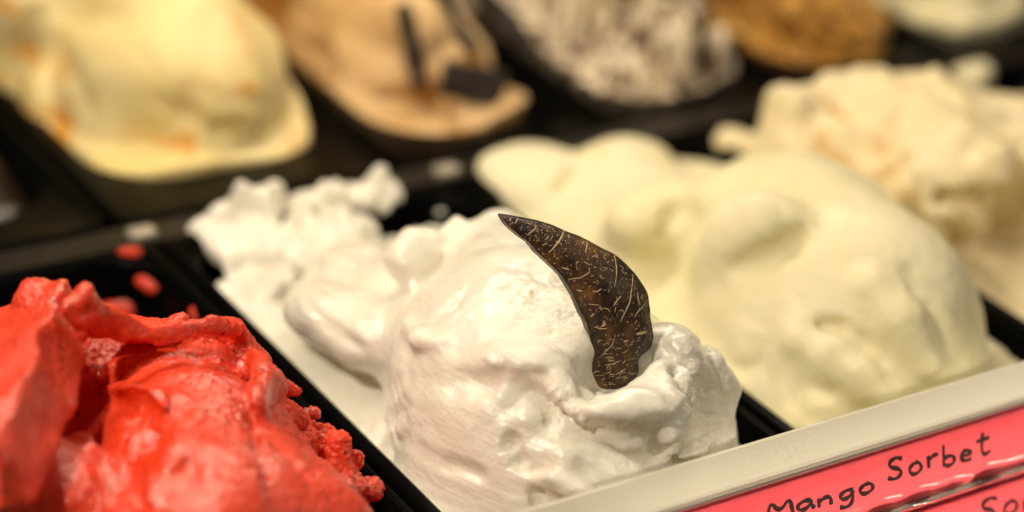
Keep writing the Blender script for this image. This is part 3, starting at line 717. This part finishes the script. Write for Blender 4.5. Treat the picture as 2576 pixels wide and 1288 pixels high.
if want('shell') or want('white'):
    base = SHELL_BASE.copy()
    nrm = shell_normal(base)
    def on_shell(x, y):
        d = ray(*crop8(x, y)); t = ((base - CAM) @ nrm) / (d @ nrm); return CAM + t * d
    Lc = [(98, 52), (105, 80), (130, 120), (200, 190), (262, 235), (272, 250), (300, 290), (350, 345), (410, 400), (460, 450), (500, 520), (545, 600), (575, 670), (600, 720), (630, 780), (650, 850), (665, 920), (678, 980), (676, 1050), (680, 1130), (700, 1200), (740, 1290)]
    Rc = [(98, 52), (150, 58), (250, 78), (330, 93), (430, 125), (510, 165), (600, 200), (700, 255), (760, 290), (830, 322), (900, 385), (950, 440), (1000, 510), (1035, 570), (1050, 650), (1055, 720), (1070, 800), (1080, 880), (1072, 930), (1040, 968), (1000, 1000), (988, 1030), (996, 1070), (985, 1130), (965, 1200), (930, 1290)]
    def resample(P, n):
        P = np.array(P, float); s_ = np.r_[0, np.cumsum(np.hypot(*np.diff(P, axis=0).T))]; t = np.linspace(0, s_[-1], n)
        return np.stack([np.interp(t, s_, P[:, 0]), np.interp(t, s_, P[:, 1])], 1)
    n, mcols = 110, 26
    Lr, Rr = resample(Lc, n), resample(Rc, n)
    rg = np.random.default_rng(2)
    jit = np.convolve(rg.normal(size=n + 6), np.ones(3) / 3, 'same')[3:-3] * 2.2; Lr[1:, 0] += jit[1:]; Rr[1:, 0] += jit[::-1][1:]
    grid = np.zeros((n, mcols, 3))
    for i in range(n):
        for j in range(mcols):
            v = j / (mcols - 1); q = Lr[i] * (1 - v) + Rr[i] * v
            wdt = np.hypot(*(Rr[i] - Lr[i])) / 1250.0
            grid[i, j] = on_shell(*q) + nrm * (0.13 * wdt * (1 - (2 * v - 1) ** 2) - 0.16 * (i / n - 0.55) ** 2)
    fr = grid.reshape(-1, 3); fr = fr + nrm * (0.0022 * fbm(fr * 40, 3, 3))[:, None]
    th = 0.030
    bk = grid.reshape(-1, 3) - nrm * th
    edge = [i * mcols for i in range(n)] + [(n - 1) * mcols + j for j in range(1, mcols)] + [i * mcols + mcols - 1 for i in range(n - 2, -1, -1)] + [j for j in range(mcols - 2, 0, -1)]
    mid = (fr[edge] + bk[edge]) / 2; cen = grid.mean((0, 1)); K = len(fr)
    # rounded rim: an outer ring at mid thickness
    outv = mid - cen; outv -= np.outer(outv @ nrm, nrm); outv /= np.linalg.norm(outv, axis=1)[:, None]
    mid = mid + outv * 0.004
    V = np.concatenate([fr, bk, mid]); F = []
    for i in range(n - 1):
        for j in range(mcols - 1):
            p = i * mcols + j; F.append((p, p + mcols, p + mcols + 1, p + 1)); F.append((K + p, K + p + 1, K + p + mcols + 1, K + p + mcols))
    E_ = len(edge)
    for e in range(E_):
        g = (e + 1) % E_; F.append((edge[e], 2 * K + e, 2 * K + g, edge[g])[::-1]); F.append((2 * K + e, K + edge[e], K + edge[g], 2 * K + g)[::-1])
    shell = empty('coconut_shell', base, 'curved dark brown coconut shell piece stuck upright in the white gelato', 'coconut shell')
    so = mesh_obj('shell_plate', V, F, M['shell'], shell)
    def tube(P, r, seg=5, flat=0.6):
        P = np.array(P, float); V = []; F = []
        T = np.gradient(P, axis=0); T /= np.linalg.norm(T, axis=1)[:, None] + 1e-9
        for i, p in enumerate(P):
            side = np.cross(T[i], nrm); side /= np.linalg.norm(side) + 1e-9
            rr = r * (0.35 + 0.65 * math.sin(math.pi * min(1, max(0, (i + 0.35) / (len(P) - 0.3)))))
            for k in range(seg):
                a = 2 * math.pi * k / seg; V.append(p + side * rr * math.cos(a) + nrm * rr * flat * math.sin(a))
        for i in range(len(P) - 1):
            for k in range(seg): F.append((i * seg + k, i * seg + (k + 1) % seg, (i + 1) * seg + (k + 1) % seg, (i + 1) * seg + k))
        F.append(tuple(range(seg))[::-1]); F.append(tuple((len(P) - 1) * seg + k for k in range(seg)))
        return V, F
    def lay(x, y):
        """point on the curved front face under crop position x, y"""
        d2 = ((Lr[:, 1] * 0.5 + Rr[:, 1] * 0.5 - y) ** 2 + (Lr[:, 0] * 0.5 + Rr[:, 0] * 0.5 - x) ** 2)
        best = None
        for i in range(n):
            seg_ = Rr[i] - Lr[i]; LL = seg_ @ seg_
            if LL < 60: continue
            v = np.clip(((np.array([x, y]) - Lr[i]) @ seg_) / LL, 0.02, 0.98); q = Lr[i] + v * seg_; dd = (q[0] - x) ** 2 + (q[1] - y) ** 2
            if best is None or dd < best[0]: best = (dd, i, v, np.hypot(*seg_) / 1250.0)
        _, i, v, wdt = best
        return on_shell(x, y) + nrm * (0.13 * wdt * (1 - (2 * v - 1) ** 2) - 0.16 * (i / n - 0.55) ** 2 + 0.0008)
    big = [([(490, 155), (440, 215), (405, 255), (370, 300)], 9), ([(305, 125), (270, 160), (240, 185)], 7), ([(200, 72), (182, 92), (170, 110)], 6), ([(152, 68), (140, 95)], 6), ([(375, 185), (345, 215)], 4), ([(398, 185), (375, 220)], 4),
           ([(812, 315), (800, 400), (772, 512)], 5), ([(928, 445), (890, 540), (870, 620), (835, 690), (808, 755)], 6.5), ([(940, 555), (935, 600), (952, 645)], 5), ([(1022, 610), (990, 645), (940, 680), (907, 718)], 6),
           ([(610, 395), (612, 425), (565, 462), (500, 478)], 5), ([(638, 226), (615, 265), (598, 298)], 6), ([(815, 575), (790, 600), (758, 648)], 7), ([(785, 840), (770, 910), (735, 962), (708, 1005)], 3.5), ([(920, 836), (1012, 826)], 13),
           ([(665, 795), (700, 806), (737, 800)], 4), ([(615, 640), (685, 645)], 3), ([(452, 396), (500, 412)], 6), ([(687, 532), (662, 553), (635, 556)], 5), ([(520, 178), (503, 203)], 5), ([(580, 355), (612, 375), (622, 372)], 3.5),
           ([(635, 325), (660, 318), (685, 335)], 6), ([(690, 440), (672, 448), (690, 465), (706, 462)], 3.5), ([(705, 392), (722, 400), (718, 412)], 3.5), ([(550, 548), (583, 555)], 6), ([(698, 662), (730, 668), (738, 690)], 4),
           ([(775, 648), (770, 690)], 4), ([(795, 680), (820, 672), (822, 690)], 4), ([(985, 575), (965, 600), (990, 610)], 3.5), ([(835, 885), (865, 880)], 6), ([(830, 380), (850, 395), (855, 410)], 3.5), ([(862, 1140), (905, 1132)], 5),
           ([(920, 1115), (965, 1105)], 6), ([(600, 235), (590, 240), (612, 222)], 5), ([(545, 352), (530, 372)], 5), ([(710, 750), (722, 775), (700, 790)], 9), ([(655, 700), (642, 730)], 8), ([(400, 300), (408, 325), (398, 330)], 4), ([(820, 1105), (870, 1070)], 4)]
    for P, r in big:
        P = np.array(resample(P, max(4, len(P) * 3))); V, F = tube([lay(*q) for q in P], r / 1.7886 * 0.6708 / 1050 * 0.85, 6)
        mesh_obj('fibre', V, F, M['fibre'], shell)
    AV, AF = [], []
    for i in range(330):
        t = rg.random(); i_ = int(6 + t * (n - 14)); v = rg.uniform(0.06, 0.95); q = Lr[i_] * (1 - v) + Rr[i_] * v
        ang = rg.normal(-0.9, 0.9) if q[1] < 850 else rg.normal(-0.4, 0.35); L_ = rg.uniform(3, 22) if q[1] < 850 else rg.uniform(8, 40); cur = rg.uniform(-1.2, 1.2)
        P = [(q[0] + L_ * (u - .5) * math.cos(ang + cur * (u - .5)), q[1] + L_ * (u - .5) * math.sin(ang + cur * (u - .5))) for u in (0, .33, .66, 1)]
        V, F = tube([lay(*z_) for z_ in P], rg.uniform(0.9, 2.6) * 0.00048, 4); o_ = len(AV); AV += V; AF += [tuple(o_ + k for k in f) for f in F]
    tag(mesh_obj('fibre_flecks', AV, AF, M['fibre'], shell), kind='stuff')

# wafer pieces standing in the caramel gelato
if want('coffee'):
    for k, (px, py, half, rot, lab) in enumerate(((1035, 118, (.022, .03, .14), (-20, -16, 10), 'thin dark wafer stick standing upright in the caramel gelato'), (1190, 208, (.105, .03, .060), (-20, 10, -32), 'short dark wafer block lying across the caramel gelato'),
                                                 (1145, 55, (.024, .03, .13), (-20, -34, 10), 'slanted dark wafer stick between the upright one and the rightmost one'), (1265, 45, (.030, .03, .15), (-20, -50, 10), 'dark wafer stick furthest right in the caramel gelato'))):
        p = COF.hit(px, py, 0.03)
        c = Clay(p - 0.2, p + 0.2, 0.008, 70 + k); c.warp(0.007, 0.05); c.warp(0.003, 0.02)
        c.block(p, half, (rot[0], rot[1], -32 if k != 1 else -25), rd=0.012, k=0.01)
        for g in (-.35, .0, .35):
            pass
        finish(c, 'wafer_piece', M['cookie'], lab, 'wafer', 'wafer pieces in the caramel gelato')

#FRONT FRAME
if want('frame') or want('white'):
    X0, X1 = -1.4, 3.6
    def extr(profile, name, mat, parent, x0=X0, x1=X1, seg=1, fn=None, smooth=False):
        V, F = [], []; n = len(profile)
        for i in range(seg + 1):
            x = x0 + (x1 - x0) * i / seg
            for k, (y, z) in enumerate(profile):
                dy, dz = fn(x, k) if fn else (0, 0); V.append((x, y + dy, z + dz))
        for i in range(seg):
            for k in range(n - 1): F.append((i * n + k, i * n + k + 1, (i + 1) * n + k + 1, (i + 1) * n + k))
            F.append((i * n + n - 1, i * n, (i + 1) * n, (i + 1) * n + n - 1))
        F.append(tuple(range(n))[::-1]); F.append(tuple(seg * n + k for k in range(n)))
        return mesh_obj(name, V, F, mat, parent, smooth=smooth)
    frame = empty('counter_frame', (1.0, -2.05, -0.6), 'cream coloured plastic front frame along the near edge of the pans', 'frame')
    Y0, Z0 = -1.995, 0.200
    extr([(Y0 + .012, -0.6), (Y0 + .012, Z0 - .02), (Y0 + .008, Z0 - .006), (Y0 + .002, Z0), (Y0 - .006, Z0 - .001), (Y0 - .058, Z0 - .034), (Y0 - .072, Z0 - .044), (Y0 - .077, Z0 - .050), (Y0 - .075, Z0 - .060), (Y0 - .066, Z0 - .064), (Y0 - .066, -0.6)], 'top_strip', M['frame'], frame)
    fo = np.array([0, Y0 - .074, Z0 - .064]); dn = np.array([0, -.33, -.944]); dn /= np.linalg.norm(dn); fnrm = np.array([0, -.944, .33]); fnrm /= np.linalg.norm(fnrm)
    def fp(v, o): p = fo + dn * v + fnrm * o; return (p[1], p[2])
    extr([fp(0.004, -.012), fp(0.004, -0.003), fp(0.52, -0.003), fp(0.52, -.012)], 'card_holder', M['frame_dark'], frame)
    extr([fp(.163, -.002), fp(.163, .008), fp(.166, .011), fp(.171, .011), fp(.174, .008), fp(.174, -.002)], 'divider', M['frame_dark'], frame)
    CX0, CX1 = 0.05, 3.4
    def card(v0, v1, label):
        k = empty('flavour_card', (1.6, fo[1] + dn[1] * v1, fo[2] + dn[2] * v1), label, 'sign')
        extr([fp(v0, -.002), fp(v0, .0), fp(v1, .0), fp(v1, -.002)], 'card', M['card'], k, CX0, CX1)
        return k
    card1 = card(.008, .160, 'upper pink card with handwritten Mango Sorbet behind clear plastic')
    card2 = card(.178, .335, 'lower pink card below the grey divider, mostly cut off')
    G = {  # single stroke letters: unit cap height 1, polylines
        'M': (1.0, [[(0, 0), (.10, 1), (.45, .25), (.80, 1), (.92, 0)]]),
        'a': (.75, [[(.55, .5), (.3, .58), (.05, .35), (.1, .05), (.35, 0), (.55, .3), (.55, .5), (.58, .1), (.7, 0)]]),
        'n': (.75, [[(.05, .55), (.08, 0)], [(.08, .3), (.3, .55), (.5, .45), (.52, 0)]]),
        'g': (.75, [[(.55, .5), (.3, .58), (.05, .35), (.15, .08), (.4, .1), (.55, .4), (.55, .5), (.55, -.25), (.3, -.42), (.08, -.3)]]),
        'o': (.75, [[(.3, .55), (.05, .35), (.1, .05), (.35, 0), (.58, .2), (.5, .5), (.3, .55)]]),
        'S': (.85, [[(.65, .85), (.45, 1.0), (.12, .85), (.15, .58), (.5, .45), (.62, .2), (.35, -.02), (.02, .12)]]),
        'r': (.62, [[(.05, .55), (.1, 0)], [(.08, .28), (.25, .52), (.48, .5)]]),
        'b': (.75, [[(.08, 1.05), (.08, 0)], [(.08, .35), (.3, .5), (.55, .35), (.5, .05), (.25, -.02), (.08, .12)]]),
        'e': (.70, [[(.05, .28), (.52, .32), (.45, .52), (.2, .55), (.03, .3), (.15, .03), (.5, .06)]]),
        't': (.75, [[(.25, .95), (.22, .1), (.4, -.02), (.6, .1)], [(-.02, .62), (.55, .68)]])}
    def on_card(px, py):
        d = ray(px, py); t = ((fo - CAM) @ fnrm) / (d @ fnrm); p = CAM + t * d; return p[0], (p - fo) @ dn
    def write(word, p0, p1, cap, parent, rad=.0052, seed=1):
        rw = random.Random(seed); (x0, v0), (x1, v1) = on_card(*p0), on_card(*p1); tot = sum(G[ch][0] for ch in word); x = 0
        for ch in word:
            V, F = [], []; wd = G[ch][0]; sc = (x1 - x0) / tot; jr = rw.uniform(-.07, .07); tl = rw.uniform(-.02, .16); js = rw.uniform(.88, 1.12)
            for st in G[ch][1]:
                # rounded stroke
                P = np.array(st, float)
                if len(P) > 2:
                    for _ in range(2): P = np.concatenate([P[:1]] + [np.array([a_ * .75 + b_ * .25, a_ * .25 + b_ * .75]) for a_, b_ in zip(P[:-1], P[1:])] + [P[-1:]])
                Q3 = []
                for u, h in P:
                    X = x0 + (x + u * .98) * sc + h * cap * tl; vv = v0 + (v1 - v0) * ((X - x0) / (x1 - x0)) - (h * js + jr) * cap
                    Q3.append((X, *fp(vv, .0012)))
                Q3 = np.array(Q3); T = np.gradient(Q3, axis=0); T /= np.linalg.norm(T, axis=1)[:, None] + 1e-9; o_ = len(V)
                for i, q in enumerate(Q3):
                    sd = np.cross(T[i], fnrm); rv = rad * (1 + .22 * math.sin(i * 0.9 + x * 5)); V += [q + sd * rv, q + fnrm * .0008, q - sd * rv]
                for i in range(len(Q3) - 1):
                    for k in (0, 1): F.append((o_ + i * 3 + k, o_ + i * 3 + k + 1, o_ + i * 3 + k + 4, o_ + i * 3 + k + 3))
            mesh_obj('letter', V, F, M['ink'], parent); x += wd
    write('Mango', (1930, 1306), (2210, 1236), .044, card1, seed=3)
    write('Sorbet', (2232, 1208), (2500, 1140), .056, card1, seed=4)
    write('Sorbet', (2462, 1318), (2760, 1235), .056, card2, seed=5)
    # clear sleeve, curling out into a lip above the divider
    m, nt, b = new_mat('clear_plastic'); out = nt.nodes['Material Output']
    tr = N(nt, 'ShaderNodeBsdfTransparent'); gl = N(nt, 'ShaderNodeBsdfGlossy'); gl.inputs['Roughness'].default_value = 0.16; gl.inputs['Color'].default_value = (1, 1, 1, 1)
    fr_ = N(nt, 'ShaderNodeFresnel', IOR=1.65); mx = N(nt, 'ShaderNodeMixShader')
    nn = noise(nt, mapped(nt, (1, .25, .25)), 600, 3, .6); bp = N(nt, 'ShaderNodeBump', Strength=.6, Distance=.00018); nt.links.new(nn, bp.inputs['Height']); nt.links.new(bp.outputs[0], gl.inputs['Normal'])
    nt.links.new(fr_.outputs[0], mx.inputs[0]); nt.links.new(tr.outputs[0], mx.inputs[1]); nt.links.new(gl.outputs[0], mx.inputs[2]); nt.links.new(mx.outputs[0], out.inputs['Surface'])
    M['clear'] = m
    rs = np.random.default_rng(9)
    def crinkle(v0, v1, name):
        segx = 700; prof = [(v0 - .004, .012), (v0 + .002, .010), (v0 + .010, .004), ((v0 + v1) / 2, .004), (v1 - .050, .006), (v1 - .036, .011), (v1 - .025, .019), (v1 - .017, .030), (v1 - .012, .042), (v1 - .008, .050), (v1 - .002, .048)]
        base_ = np.interp(np.linspace(0, 1, segx + 1), np.linspace(0, 1, 60), rs.normal(size=60)); fast = rs.normal(size=(segx + 1, len(prof)))
        V, F = [], []; n = len(prof)
        for i in range(segx + 1):
            x = CX0 + (CX1 - CX0) * i / segx
            for k, (v, o) in enumerate(prof):
                g = max(0, min(1, (k - 3) / 5)); p = fo + dn * (v + g * .0015 * fast[i, k]) + fnrm * (o * (1 + .25 * g * base_[i]) + g * .0012 * fast[i, k]); V.append((x, p[1], p[2]))
        for i in range(segx):
            for k in range(n - 1): F.append((i * n + k, i * n + k + 1, (i + 1) * n + k + 1, (i + 1) * n + k))
        return mesh_obj(name, V, F, M['clear'], frame)
    crinkle(.008, .160, 'clear_sleeve'); crinkle(.182, .335, 'clear_sleeve')
print('END')
